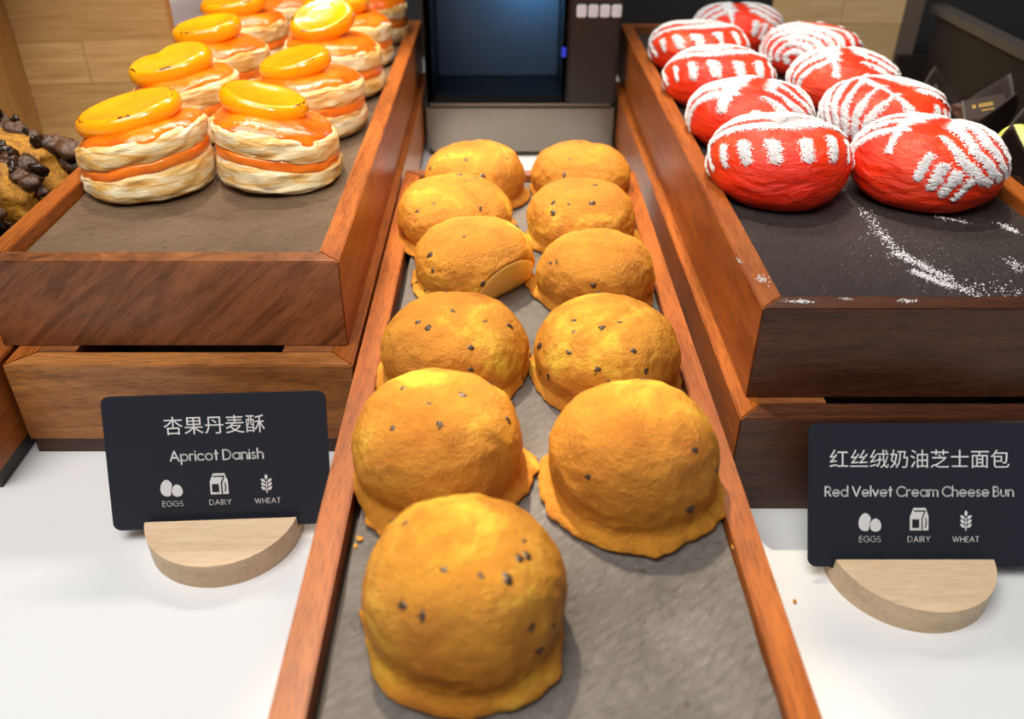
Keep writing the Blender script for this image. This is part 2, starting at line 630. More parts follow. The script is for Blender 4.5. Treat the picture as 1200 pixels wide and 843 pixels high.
def add_chips(root, body, spots, rng, extra=3, name='chocolate_chip', size=(0.0021, 0.0041)):
    """set the dark chips where the photograph shows them, sunk into the crust"""
    bpy.context.view_layer.update()
    bvh = BVHTree.FromPolygons([body.matrix_world @ v.co for v in body.data.vertices], [tuple(p.vertices) for p in body.data.polygons])
    inv = root.matrix_world.inverted()
    hits = []
    for px, py in spots:
        loc, nor, _, _ = bvh.ray_cast(Vector((0, 0, EYE)), view_ray(px, py))
        if loc:
            hits.append((loc, nor))
    ctr = body.matrix_world @ Vector((0, 0, 0.012))
    for _ in range(extra):      # a few on the far side
        d = Vector((rng.uniform(-1, 1), rng.uniform(0.2, 1), rng.uniform(0.1, 0.8))).normalized()
        loc, nor, _, _ = bvh.ray_cast(ctr, d)
        if loc:
            hits.append((loc, -nor if nor.dot(d) < 0 else nor))
    for loc, nor in hits:
        if nor.dot(loc - ctr) < 0:
            nor = -nor
        s = rng.uniform(*size)
        m = (Matrix.Translation(loc - nor * s * 0.28) @ nor.to_track_quat('Z', 'Y').to_matrix().to_4x4()
             @ Matrix.Rotation(rng.uniform(0, 6.28), 4, 'Z') @ Matrix.Scale(s, 4))
        o = bpy.data.objects.new(name, rng.choice(chip_me))
        COL.objects.link(o)
        o.parent = root
        o.matrix_local = inv @ m


def cr(pts, ox, oy, k):
    return [(ox + x / k, oy + y / k) for x, y in pts]


MID = lambda p: cr(p, 380, 150, 2.409)
# x, y, radius, height, skirt, label, chip spots in the photograph
BUNS = [
    (-0.0103, 0.1674, 0.0312, 0.0405, 0.16, 'largest brown crusted bun, nearest, alone at the front of the middle tray',
     cr([(345, 297), (475, 325), (570, 335), (630, 195), (610, 258), (640, 252), (255, 465), (190, 435), (200, 135), (655, 515), (690, 590), (740, 500)], 410, 570, 3.089)),
    (0.0450, 0.2275, 0.0312, 0.0385, 0.30, 'smooth pale-topped brown bun with a ragged skirt, right column, nearest',
     cr([(707, 232), (980, 218), (925, 305), (935, 175)], 300, 430, 1.818)),
    (-0.0222, 0.2351, 0.0322, 0.0370, 0.25, 'brown bun with yellow cracked patches on top, behind the nearest bun in the left column',
     cr([(370, 77), (392, 122), (313, 45), (440, 60), (538, 115), (290, 130)], 300, 430, 1.818)),
    (0.0424, 0.2964, 0.0320, 0.0330, 0.10, 'brown bun with the most dark chips, second from the front in the right column',
     MID([(690, 635), (835, 547), (785, 565), (705, 575), (608, 617), (633, 703), (770, 683), (910, 685), (872, 630), (703, 770), (805, 718), (610, 690), (705, 543)])),
    (-0.0192, 0.3019, 0.0322, 0.0310, 0.22, 'wide brown bun with a crumbly right edge, between the cracked bun and the tipped bun',
     MID([(362, 517), (295, 563), (415, 622), (413, 683), (525, 560), (265, 548), (455, 545), (560, 705)])),
    (0.0453, 0.3676, 0.0302, 0.0300, 0.16, 'round brown bun beside the tipped bun, third in the right column',
     MID([(757, 445), (655, 378), (640, 380), (915, 470)])),
    (-0.0136, 0.3800, 0.0318, 0.0310, 0.06, 'tipped brown bun showing its smooth yellow underside',
     MID([(395, 307), (297, 357), (305, 400), (450, 440), (285, 458), (262, 435), (555, 385)])),
    (0.0432, 0.4321, 0.0315, 0.0300, 0.18, 'brown bun with a lumpy left edge, second from the back in the right column',
     MID([(690, 215), (755, 210), (765, 160), (645, 210), (645, 240)])),
    (-0.0262, 0.4340, 0.0335, 0.0310, 0.22, 'lumpy brown bun leaning over the left rail, behind the tipped bun',
     MID([(262, 233), (308, 213), (440, 228), (395, 150), (225, 300), (208, 335)])),
    (-0.0160, 0.4886, 0.0312, 0.0320, 0.12, 'rearmost brown bun of the left column, before the steel strip',
     MID([(345, 78), (448, 137), (515, 85), (300, 112), (400, 90)])),
    (0.0475, 0.4960, 0.0315, 0.0285, 0.08, 'rearmost brown bun of the right column, smooth and glossy',
     MID([(692, 87), (675, 130), (830, 180)])),
]
for i, (x, y, r, h, sk, lab, spots) in enumerate(BUNS):
    rng = random.Random(40 + i)
    fn = bun_fn(r, h, i * 2.37 + 0.4, sk)
    v, f = lathe_vf(fn, 170, 110)
    root = thing('brown_crusted_bun', (x, y, ZS), lab, 'bun', 'brown crusted buns in the middle tray')
    if i == 6:
        # flat smooth side showing where the crust does not reach: the dome is cut by a leaning plane
        nrm = Vector((0.66, -0.64, -0.34)).normalized()
        P0 = Vector((0, 0, 0.012)) + nrm * 0.0215
        cut = []
        for p in v:
            p = Vector(p)
            d = (p - P0).dot(nrm)
            if d > 0:
                p = p - nrm * d
            cut.append(tuple(p))
        body = mesh_obj('crust', cut, f, M_BUN, root, smooth=True)
        ring = []
        Rn = nrm.to_track_quat('Z', 'Y').to_matrix()
        bt = BVHTree.FromPolygons([Vector(p) for p in v], f)
        for k in range(48):
            d = Rn @ Vector((math.cos(k * PI / 24), math.sin(k * PI / 24), 0))
            hit = bt.ray_cast(P0 + d * 0.0005, d)[0]
            ring.append(hit if hit else P0 + d * 0.01)
        c0 = sum(ring, Vector()) / len(ring)
        dv = [tuple(c0 + nrm * 0.0013)]
        df = []
        for q, up in ((0.5, 0.0012), (0.85, 0.0008), (0.93, 0.0003), (0.94, -0.0008)):
            dv += [tuple(c0 + (p - c0) * q + nrm * up) for p in ring]
        df += [(0, 1 + k, 1 + (k + 1) % 48) for k in range(48)]
        for lv in range(3):
            a_, b_ = 1 + lv * 48, 1 + (lv + 1) * 48
            df += [(a_ + k, b_ + k, b_ + (k + 1) % 48, a_ + (k + 1) % 48) for k in range(48)]
        dv = [(a_, b_, max(c_, 0.0002)) for a_, b_, c_ in dv]
        o = mesh_obj('underside', dv, df, M_BUN_BASE, root, smooth=True)
        o['label'] = 'smooth pale yellow underside'
    else:
        body = mesh_obj('crust', v, f, M_BUN, root, smooth=True)
    add_chips(root, body, spots, rng)

# ------------------------------------------------------------------ apricot pastries


def rounded_disc(r, z0, z1, seed, puff=0.0, wob=0.05, tilt=(0, 0), sharp=2.6, bottom=None, ridge=0.0):
    """pillow-like disc; tilt shears its top and bottom so layers can lean"""
    def fn(th, t):
        a = PI * (t - 0.5)
        ca, sa = math.cos(a), math.sin(a)
        rr = r * (abs(ca) ** (2 / sharp))
        zz = (z0 + z1) / 2 + (z1 - z0) / 2 * (abs(sa) ** (2 / sharp)) * (1 if sa > 0 else -1)
        cx, sy = math.cos(th), math.sin(th)
        k = 1 + wob * nz(cx * 1.3 + seed, sy * 1.3, t * 1.5) + wob * 0.45 * nz(cx * 4 + seed, sy * 4, t * 9)
        k += ridge * nz(cx * 2.2 + seed, sy * 2.2, t * 15 + 2.5 * nz(cx * 1.5, sy * 1.5, seed)) + ridge * 0.5 * nz(cx * 7, sy * 7 + seed, t * 30)
        x, y = rr * k * cx, rr * k * sy
        zz += puff * nz(cx * 2 * rr / r, sy * 2 * rr / r, seed + t)
        if bottom is not None:
            zz = max(zz, bottom)
            if zz > bottom + 1e-6:
                zz += (x * tilt[0] + y * tilt[1]) * (zz - bottom) / max(1e-6, (z1 - bottom))
        else:
            zz += x * tilt[0] + y * tilt[1]
        return (x, y, zz)
    return fn


def apricot_vf(rx, ry, h, notch, seed):
    """half apricot, cut face up: steep rounded sides, a lip, a shallow hollow; optional notch in the outline"""
    prof = catmull([(0, 0), (.5, 0), (.82, .02), (.95, .16), (1.0, .42), (.99, .66), (.94, .87), (.85, .985), (.70, .96), (.42, .88), (0, .86)], 120)
    lip = []

    def fn(th, t):
        q = prof[int(round(t * 119))]
        cx, sy = math.cos(th), math.sin(th)
        k = 1 + 0.05 * nz(cx + seed, sy, 2.0)
        if notch:
            d = (th - notch[0] + PI) % (2 * PI) - PI
            k *= 1 - notch[1] * math.exp(-(d / 0.42) ** 2)
        lip.append(math.exp(-((t - 0.66) / 0.10) ** 2) * (0.75 + 0.5 * nz(cx * 2 + seed, sy * 2, 9)) * 1.15)
        return (rx * q[0] * k * cx, ry * q[0] * k * sy, h * max(0, q[1]))
    v, f = lathe_vf(fn, 72, 44)
    return v, f, lip


def apricot_pastry(x, y, r, label, seed, tilt, hs=1.0, apr=(0.0, 0.0), notch=None, aang=0.0, alift=0.0, off=(0, 0), rxy=(0.68, 0.53)):
    t = thing('apricot_pastry', (x, y, 0.0827), label, 'pastry', 'apricot pastries on the left tray')
    h1, h2, h3 = 0.0148 * hs, 0.0158 * hs, 0.0305 * hs
    tx, ty = tilt
    part = lambda nm, fn, mat, nt=72, nr=36: mesh_obj(nm, *lathe_vf(fn, nt, nr), mat, t, smooth=True)
    part('lower_pastry', rounded_disc(r, 0, h1 + 0.0012, seed, 0.0010, 0.05, (tx * .9, ty * .9), 4.2, bottom=0.0, ridge=0.022), M_PASTRY, 120, 70)
    part('jam_filling', rounded_disc(r * 0.972, h1 - 0.004, h2 + 0.0035, seed + 0.15, 0.0006, 0.05, (tx, ty), 4.5), M_FILL, 96, 40)
    part('upper_pastry', rounded_disc(r * 0.985, h2 - 0.0012, h3, seed + 0.3, 0.0012, 0.05, (tx, ty), 4.0, ridge=0.022), M_PASTRY, 120, 70)
    part('jam_glaze', rounded_disc(r * 0.93, h3 - 0.0125, h3 + 0.0042, seed + 0.4, 0.0012, 0.09, (tx, ty), 2.25), M_GLAZE, 96, 44)
    v, f, lip = apricot_vf(r * rxy[0], r * rxy[1], 0.0098 * hs, notch, seed)
    me = mesh_obj('apricot_half', v, f, M_APRICOT, t, smooth=True)
    at = me.data.attributes.new('lip', 'FLOAT', 'POINT')
    at.data.foreach_set('value', lip)
    me.location = (off[0], off[1], h3 + 0.0016 + off[0] * tx + off[1] * ty + alift)
    me.rotation_euler = (math.atan(ty) + apr[0], -math.atan(tx) + apr[1], aang)
    return t


apricot_pastry(-0.1762, 0.4119, 0.0322, 'apricot pastry with layers leaning up to the right, nearest in the left column', 1.3, (0.20, -0.06),
               1.0, (0.10, 0.0), None, 0.15, 0.0, (-0.002, -0.001), (0.80, 0.66))
apricot_pastry(-0.1127, 0.4223, 0.0316, 'apricot pastry leaning down to the right, nearest beside the inner rail', 5.1, (-0.16, -0.08),
               1.0, (0.10, 0.05), (1.8, 0.15), -0.12, 0.0, (-0.006, 0.003), (0.70, 0.55))
apricot_pastry(-0.1783, 0.4890, 0.0310, 'apricot pastry with a notched apricot half, second in the left column', 8.7, (0.16, -0.02),
               1.06, (0.14, -0.05), (2.0, 0.42), 0.30, 0.001, (-0.004, 0.0), (0.76, 0.60))
apricot_pastry(-0.1110, 0.4964, 0.0330, 'apricot pastry with wide pale lower layer, second beside the inner rail', 12.2, (0.04, -0.04),
               1.0, (0.12, -0.15), None, 0.25, 0.001, (-0.004, 0.0), (0.62, 0.50))
apricot_pastry(-0.1785, 0.5660, 0.0310, 'apricot pastry third in the left column, its apricot half tipped left', 15.8, (0.03, -0.03),
               1.05, (0.12, -0.12), None, 0.2, 0.0015, (-0.006, 0.0), (0.70, 0.55))
apricot_pastry(-0.1085, 0.5700, 0.0318, 'tall apricot pastry with its apricot half standing steeply, third beside the inner rail', 19.4, (-0.05, -0.02),
               1.10, (0.42, -0.30), None, 0.5, 0.005, (-0.004, 0.0), (0.66, 0.50))
apricot_pastry(-0.1840, 0.6400, 0.0315, 'apricot pastry fourth in the left column, near the bamboo board', 23.5, (0.02, 0.0),
               1.08, (0.12, -0.1), None, 0.1, 0.001, (-0.003, 0.0), (0.74, 0.56))
apricot_pastry(-0.1105, 0.6440, 0.0315, 'apricot pastry fourth beside the inner rail, its wide apricot half pushed left', 27.9, (-0.04, 0.0),
               1.08, (0.10, -0.05), None, 0.0, 0.001, (-0.006, 0.0), (0.74, 0.56))
apricot_pastry(-0.1660, 0.7060, 0.0300, 'apricot pastry at the back of the left column, cut off by the top edge', 31.1, (0.0, 0.0), 1.05)
apricot_pastry(-0.1030, 0.7090, 0.0300, 'rearmost apricot pastry beside the inner rail', 35.2, (-0.03, 0.0), 1.05)

# ------------------------------------------------------------------ red velvet buns
RED_PROF = [(0, 0), (.45, 0), (.72, .015), (.90, .13), (.985, .30), (1.0, .46), (.965, .63), (.86, .79), (.68, .91), (.42, .975), (0, 1)]
RP = catmull(RED_PROF, 400)


def red_fn(r, h, seed):
    def fn(th, t, off=0.0):
        q = RP[min(399, int(round(t * 399)))]
        cx, sy = math.cos(th), math.sin(th)
        k = 1 + 0.05 * nz(cx * 1.2 + seed, sy * 1.2, q[1]) + 0.018 * nz(cx * 3.5 * q[0] + seed, sy * 3.5 * q[0], q[1] * 7)
        side = max(0.0, 1 - abs(q[1] - 0.42) / 0.4)
        k -= 0.030 * side * max(0.0, nz(cx * 2.2 + seed, sy * 2.2, q[1] * 16 + 3 * nz(cx * 2, sy * 2, seed)))
        z = max(0, q[1]) * h * (1 + 0.05 * nz(cx * 1.5 * q[0], sy * 1.5 * q[0], seed + 4))
        rr = q[0] * r * k
        n = Vector((cx * max(0.05, q[0]), sy * max(0.05, q[0]), (q[1] - 0.42) * 1.9)).normalized()
        return (rr * cx + n.x * off, rr * sy + n.y * off, z + n.z * off)
    return fn


def seg_d(px, py, a, b):
    ax, ay = a
    bx, by = b
    dx, dy = bx - ax, by - ay
    u = np.clip(((px - ax) * dx + (py - ay) * dy) / (dx * dx + dy * dy + 1e-12), 0, 1)
    return np.hypot(px - ax - u * dx, py - ay - u * dy)


def stencil(kind):
    """two leaf-like stencils: bowed ribs over a comb of dashes, or a fern with a double spine and swept ribs"""
    S = []
    ray = lambda c, a, rs: [(c[0] + q * math.cos(math.radians(a)), c[1] + q * math.sin(math.radians(a))) for q in rs]
    if kind == 0:
        c0 = (0.08, 0.80)
        for rad, a0, a1 in ((0.14, 150, 390), (0.28, 168, 362), (0.42, 178, 356), (0.56, 190, 350), (0.70, 202, 346), (0.86, 214, 336)):
            S.append([(c0[0] + rad * math.cos(math.radians(a)) * 1.05, c0[1] + rad * math.sin(math.radians(a))) for a in np.linspace(a0, a1, 16)])
        S.append([(-0.62, 0.70), (-0.35, 0.28), (0.08, -0.02), (0.50, -0.06)])
        for a in (234, 245, 256, 267, 278, 289, 300):
            S.append(ray(c0, a, (1.08, 1.18, 1.30)))
        S.append([(-0.55, 0.42), (-0.72, 0.20), (-0.86, -0.08)])
        S.append([(-0.62, 0.62), (-0.84, 0.38), (-1.0, 0.12)])
        S.append([(0.80, 0.55), (0.92, 0.28), (0.98, 0.0)])
    else:
        S.append([(-0.07, 0.95), (-0.05, 0.45), (-0.12, 0.0), (-0.16, -0.50)])
        S.append([(0.08, 0.95), (0.06, 0.40), (0.10, 0.0)])
        for k in range(8):
            v0 = 0.90 - 0.155 * k
            S.append([(0.10, v0), (0.34, v0 - 0.17), (0.62, v0 - 0.19), (0.94 - 0.03 * k, v0 - 0.10)])
            S.append([(-0.10, v0), (-0.34, v0 - 0.10), (-0.60, v0 - 0.20), (-0.88, v0 - 0.40)])
        for u, v0 in ((0.14, -0.46), (0.28, -0.50), (0.42, -0.50), (0.56, -0.46)):
            S.append([(u, v0), (u * 1.10, v0 - 0.15), (u * 1.16, v0 - 0.26)])
    return S


STENS = [stencil(0), stencil(1)]


def sugar_shell(fn, r, rot, seed, kind, nt=300, nr=150, tmin=0.34):
    js = np.arange(nt) * 2 * PI / nt
    ts = np.linspace(tmin, 1.0, nr)
    q = (1 - ts) / 0.60
    U = q[:, None] * np.cos(js - rot)[None, :]
    W = q[:, None] * np.sin(js - rot)[None, :]
    D = np.full(U.shape, 9.0)
    for pl in STENS[kind]:
        for a, b in zip(pl[:-1], pl[1:]):
            D = np.minimum(D, seg_d(U, W, a, b))
    patch = np.array([[nz(math.cos(a) * 2.2 * qq + seed, math.sin(a) * 2.2 * qq, seed) for a in js] for qq in q])
    I = np.clip(1.0 - D / (0.056 + 0.028 * patch), -1.3, 1) + 0.5 * np.minimum(patch, 0)
    rs = np.random.RandomState(seed)
    N = rs.rand(nr, nt)
    # grains clump: blur the white noise a little
    N2 = (N + np.roll(N, 1, 0) + np.roll(N, 1, 1) + np.roll(np.roll(N, 1, 0), 1, 1)) / 4
    field = I + (N2 - 0.5) * 1.5
    keep = field > 0.16
    idx = -np.ones((nr, nt), int)
    V, F = [], []
    H = np.clip(I, 0, 1)

    def vid(i, j):
        if idx[i, j] < 0:
            idx[i, j] = len(V)
            V.append(fn(js[j], ts[i], 0.0002 + 0.0009 * H[i, j] ** 0.7 * (0.6 + 0.8 * N[i, j])))
        return idx[i, j]
    for i in range(nr - 1):
        for j in range(nt):
            if keep[i, j]:
                j2 = (j + 1) % nt
                F.append((vid(i, j), vid(i, j2), vid(i + 1, j2), vid(i + 1, j)))
    return V, F


REDS = [
    (0.1345, 0.4021, 0.0338, 0.0350, 0.10, 'red bun with a comb of sugar dashes, nearest beside the inner rail'),
    (0.2055, 0.4006, 0.0352, 0.0350, -0.75, 'largest red bun, nearest in the right column, with thick sugar swirls'),
    (0.1385, 0.4740, 0.0345, 0.0320, -0.5, 'red bun second beside the inner rail, behind the dashed one'),
    (0.2120, 0.4735, 0.0335, 0.0330, 0.35, 'red bun second in the right column, sugar sprayed like a palm leaf'),
    (0.1370, 0.5500, 0.0345, 0.0310, 0.15, 'red bun third beside the inner rail, with a dark crease in front'),
    (0.2140, 0.5480, 0.0335, 0.0300, -0.2, 'red bun third in the right column, near the bamboo panel'),
    (0.1380, 0.6270, 0.0345, 0.0300, 0.3, 'red bun fourth beside the inner rail, at the tray back corner'),
    (0.2160, 0.6220, 0.0340, 0.0300, 2.6, 'red bun fourth in the right column, against the bamboo panel'),
    (0.1800, 0.6880, 0.0335, 0.0300, -0.1, 'rearmost red bun, cut off by the top edge'),
]
for i, (x, y, r, h, rot, lab) in enumerate(REDS):
    fn = red_fn(r, h, i * 3.1 + 0.7)
    root = thing('red_velvet_bun', (x, y, 0.0827), lab, 'bun', 'red velvet buns on the right tray')
    mesh_obj('dough', *lathe_vf(fn, 110, 70), M_RED, root, smooth=True)
    big = i < 4
    v, f = sugar_shell(fn, r, rot, i + 3, [0, 1, 1, 1, 0, 1, 0, 0, 1][i], 440 if big else 280, 210 if big else 140)
    o = mesh_obj('icing_sugar', v, f, M_SUGAR, root, smooth=False)
    o['label'] = 'white stencilled icing sugar'

# ------------------------------------------------------------------ loose sugar and crumbs
S_, C_ = math.sin(PITCH), math.cos(PITCH)


def on_plane(px, py, z):
    d = view_ray(px, py)
    t = (z - EYE) / d.z
    return Vector((0, 0, EYE)) + d * t


def flakes(spots, rng):
    """spots: list of (point, spread_x, spread_y, count, size) -> many small irregular grains"""
    V, F = [], []
    for p, sx, sy, n, s in spots:
        for _ in range(n):
            c0 = Vector((p.x + rng.gauss(0, sx), p.y + rng.gauss(0, sy), p.z))
            q = s * rng.uniform(0.4, 1.3)
            k = len(V)
            a0 = rng.uniform(0, 6.28)
            m = 5
            for j in range(m):
                a = a0 + j * 2 * PI / m
                w_ = q * rng.uniform(0.6, 1.2)
                V.append((c0.x + w_ * math.cos(a), c0.y + w_ * math.sin(a), c0.z))
            V.append((c0.x, c0.y, c0.z + q * 0.7))
            F += [(k + j, k + (j + 1) % m, k + m) for j in range(m)]
    return V, F


rng = random.Random(5)
spots = []
zsl = 0.0828
for (a, b, n, sp) in [((1012, 248), (1045, 285), 130, .0016), ((1022, 270), (1062, 300), 90, .0020), ((1050, 296), (1110, 325), 420, .0016),
                      ((1072, 318), (1112, 335), 420, .0012), ((1112, 330), (1146, 345), 110, .0014), ((1100, 254), (1132, 260), 70, .0008),
                      ((1172, 262), (1192, 272), 120, .0010), ((1150, 335), (1198, 340), 70, .0030), ((1182, 305), (1199, 316), 80, .0018)]:
    for k in range(10):
        u = k / 9
        spots.append((on_plane(a[0] + (b[0] - a[0]) * u, a[1] + (b[1] - a[1]) * u, zsl), sp, sp * 1.2, n // 10, 0.00042))
spots.append((on_plane(1075, 305, zsl), 0.013, 0.014, 260, 0.0002))
sp_ = [q for q in spots]
vv, ff = flakes(sp_, rng)
keepf = [f for f in ff if all(0.1075 < vv[i][0] < 0.243 and vv[i][1] > 0.2875 for i in f)]
o = mesh_obj('spilled_icing_sugar', vv, keepf, M_SUGAR)
tag(o, 'white icing sugar spilled across the dark slate before the red buns', 'sugar', kind='stuff')
zr = 0.0888
vv, ff = flakes([(on_plane(893, 326, zr), .0012, .0016, 60, .00035), (on_plane(940, 353, zr), .0014, .0007, 60, .0004), (on_plane(925, 352, zr), .002, .0006, 30, .0003),
                 (on_plane(866, 305, zr), .0005, .001, 20, .0003), (on_plane(993, 350, zr), .0012, .0005, 25, .0003), (on_plane(1062, 352, zr), .0018, .0006, 50, .0004)], rng)
o = mesh_obj('icing_sugar_dust', vv, ff, M_SUGAR)
tag(o, 'white sugar dust lying on the rails of the red bun tray', 'sugar', kind='stuff')


def crumb(px, py, z, s, label, mat=M_CRUMB, grp=None):
    p = on_plane(px, py, z)
    v, f = lathe_vf(lambda th, t: tuple((0.8 + 0.6 * nz(math.cos(th) * 1.4 + px, math.sin(th) * 1.4, t * 2.5)) * s * q for q in (
        math.sin(PI * t) * math.cos(th), math.sin(PI * t) * math.sin(th), -0.6 * math.cos(PI * t))), 12, 8)
    zm = min(q[2] for q in v)
    v = [(a, b, c_ - zm) for a, b, c_ in v]
    o = mesh_obj('crumb', v, f, mat, loc=(p.x, p.y, z))
    return tag(o, label, 'crumb', grp)


G = 'loose golden crumbs'
crumb(421, 633, ZS, 0.0014, 'larger golden crumb on the slate left of the nearest bun', grp=G)
crumb(417, 641, ZS, 0.0009, 'smaller golden crumb next to the larger one left of the nearest bun', grp=G)
crumb(860, 643, ZS, 0.0011, 'golden crumb on the slate against the right rail', grp=G)
crumb(931, 706, 0.0, 0.0010, 'tiny brown crumb on the white counter left of the red velvet card', grp=G)

# ------------------------------------------------------------------ cards
# round-geometric lettering drawn as strokes: unit = x-height 1, cap height 1.5


def arc(cx, cy, rx, ry, a0, a1, n=18):
    return [(cx + rx * math.cos(math.radians(a)), cy + ry * math.sin(math.radians(a))) for a in np.linspace(a0, a1, n)]


G1 = {
    'A': (1.25, [[(0, 0), (.625, 1.5), (1.25, 0)], [(.24, .5), (1.01, .5)]]),
    'B': (.85, [[(0, 0), (0, 1.5)], [(0, 1.5), (.35, 1.5)] + arc(.35, 1.15, .36, .35, 90, -90) + [(0, .8)], [(.35, .8)] + arc(.4, .4, .42, .4, 90, -90) + [(0, 0)]]),
    'C': (1.25, [arc(.75, .75, .75, .75, 45, 315, 28)]),
    'D': (1.15, [[(0, 0), (0, 1.5), (.4, 1.5)] + arc(.4, .75, .75, .75, 90, -90, 24) + [(0, 0)]]),
    'E': (.75, [[(.75, 1.5), (0, 1.5), (0, 0), (.75, 0)], [(0, .8), (.7, .8)]]),
    'G': (1.4, [arc(.75, .75, .75, .75, 45, 360, 28) + [(.85, .75)]]),
    'H': (1.05, [[(0, 0), (0, 1.5)], [(1.05, 0), (1.05, 1.5)], [(0, .8), (1.05, .8)]]),
    'I': (0.0, [[(0, 0), (0, 1.5)]]),
    'R': (.85, [[(0, 0), (0, 1.5), (.4, 1.5)] + arc(.4, 1.1, .4, .4, 90, -90) + [(0, .7)], [(.38, .7), (.85, 0)]]),
    'S': (.8, [arc(.4, 1.12, .36, .37, 40, 270, 16) + arc(.4, .37, .4, .38, 90, -140, 16)]),
    'T': (.9, [[(0, 1.5), (.9, 1.5)], [(.45, 1.5), (.45, 0)]]),
    'V': (1.2, [[(0, 1.5), (.6, 0), (1.2, 1.5)]]),
    'W': (1.8, [[(0, 1.5), (.45, 0), (.9, 1.5), (1.35, 0), (1.8, 1.5)]]),
    'Y': (1.1, [[(0, 1.5), (.55, .75), (1.1, 1.5)], [(.55, .75), (.55, 0)]]),
    'a': (1.0, [arc(.5, .5, .5, .5, 0, 360, 28), [(1.0, 0), (1.0, 1.0)]]),
    'b': (1.0, [arc(.5, .5, .5, .5, 0, 360, 28), [(0, 0), (0, 1.6)]]),
    'c': (.85, [arc(.5, .5, .5, .5, 45, 315, 22)]),
    'd': (1.0, [arc(.5, .5, .5, .5, 0, 360, 28), [(1.0, 0), (1.0, 1.6)]]),
    'e': (1.0, [[(0, .5), (1.0, .5)] + arc(.5, .5, .5, .5, 0, 318, 26)]),
    'h': (.8, [[(0, 0), (0, 1.6)], [(0, .6)] + arc(.4, .6, .4, .4, 180, 0, 14) + [(.8, 0)]]),
    'i': (0.0, [[(0, 0), (0, 1.0)], [(0, 1.36), (0, 1.40)]]),
    'l': (0.0, [[(0, 0), (0, 1.6)]]),
    'm': (1.35, [[(0, 0), (0, 1.0)], [(0, .65)] + arc(.34, .66, .34, .34, 180, 0, 12) + [(.68, 0)], [(.68, .65)] + arc(1.02, .66, .34, .34, 180, 0, 12) + [(1.36, 0)]]),
    'n': (.8, [[(0, 0), (0, 1.0)], [(0, .6)] + arc(.4, .6, .4, .4, 180, 0, 14) + [(.8, 0)]]),
    'o': (1.0, [arc(.5, .5, .5, .5, 0, 360, 28)]),
    'p': (1.0, [arc(.5, .5, .5, .5, 0, 360, 28), [(0, 1.0), (0, -.55)]]),
    'r': (.5, [[(0, 0), (0, 1.0)], [(0, .6)] + arc(.4, .6, .4, .38, 180, 75, 8)]),
    's': (.55, [arc(.28, .745, .24, .25, 35, 270, 12) + arc(.28, .255, .27, .25, 90, -145, 12)]),
    't': (.5, [[(.25, 0), (.25, 1.45)], [(0, 1.0), (.5, 1.0)]]),
    'u': (.8, [[(0, 1.0), (0, .4)] + arc(.4, .4, .4, .4, 180, 360, 14) + [(.8, 1.0)]]),
    'v': (.85, [[(0, 1.0), (.425, 0), (.85, 1.0)]]),
}


def stroke_vf(pts, w, z=0.0):
    V, F = [], []
    for a, b in zip(pts[:-1], pts[1:]):
        dx, dy = b[0] - a[0], b[1] - a[1]
        L = math.hypot(dx, dy)
        if L < 1e-9:
            continue
        nx, ny = -dy / L * w / 2, dx / L * w / 2
        k = len(V)
        V += [(a[0] + nx, a[1] + ny, z), (a[0] - nx, a[1] - ny, z), (b[0] - nx, b[1] - ny, z), (b[0] + nx, b[1] + ny, z)]
        F.append((k, k + 1, k + 2, k + 3))
    for p in pts:
        k = len(V)
        V += [(p[0] + w / 2 * math.cos(a), p[1] + w / 2 * math.sin(a), z) for a in np.linspace(0, 2 * PI, 10, endpoint=False)]
        F.append(tuple(range(k, k + 10)))
    return V, F


def words(txt, wd, weight, gap=0.34):
    """geometric lettering scaled to the overall width wd, centred on x"""
    x, st = 0.0, []
    for ch in txt:
        if ch == ' ':
            x += 0.45
            continue
        adv, strokes = G1[ch]
        st += [[(px + x, py) for px, py in s] for s in strokes]
        x += adv + gap
    W = x - gap
    k = wd / W
    parts = [stroke_vf([((px - W / 2) * k, py * k) for px, py in s], weight * k) for s in st]
    return merge(parts)


def poly_vf(pts):
    return [(x, y, 0) for x, y in pts], [tuple(range(len(pts)))]


def font_mesh(txt, size, spacing):
    cu = bpy.data.curves.new('chinese_title', 'FONT')
    cu.body = txt
    cu.size = size
    cu.align_x = 'CENTER'
    cu.space_character = spacing
    cu.resolution_u = 3
    ob = bpy.data.objects.new('chinese_title', cu)
    COL.objects.link(ob)
    dg = bpy.context.evaluated_depsgraph_get()
    me = bpy.data.meshes.new_from_object(ob.evaluated_get(dg))
    bpy.data.objects.remove(ob)
    bpy.data.curves.remove(cu)
    return me


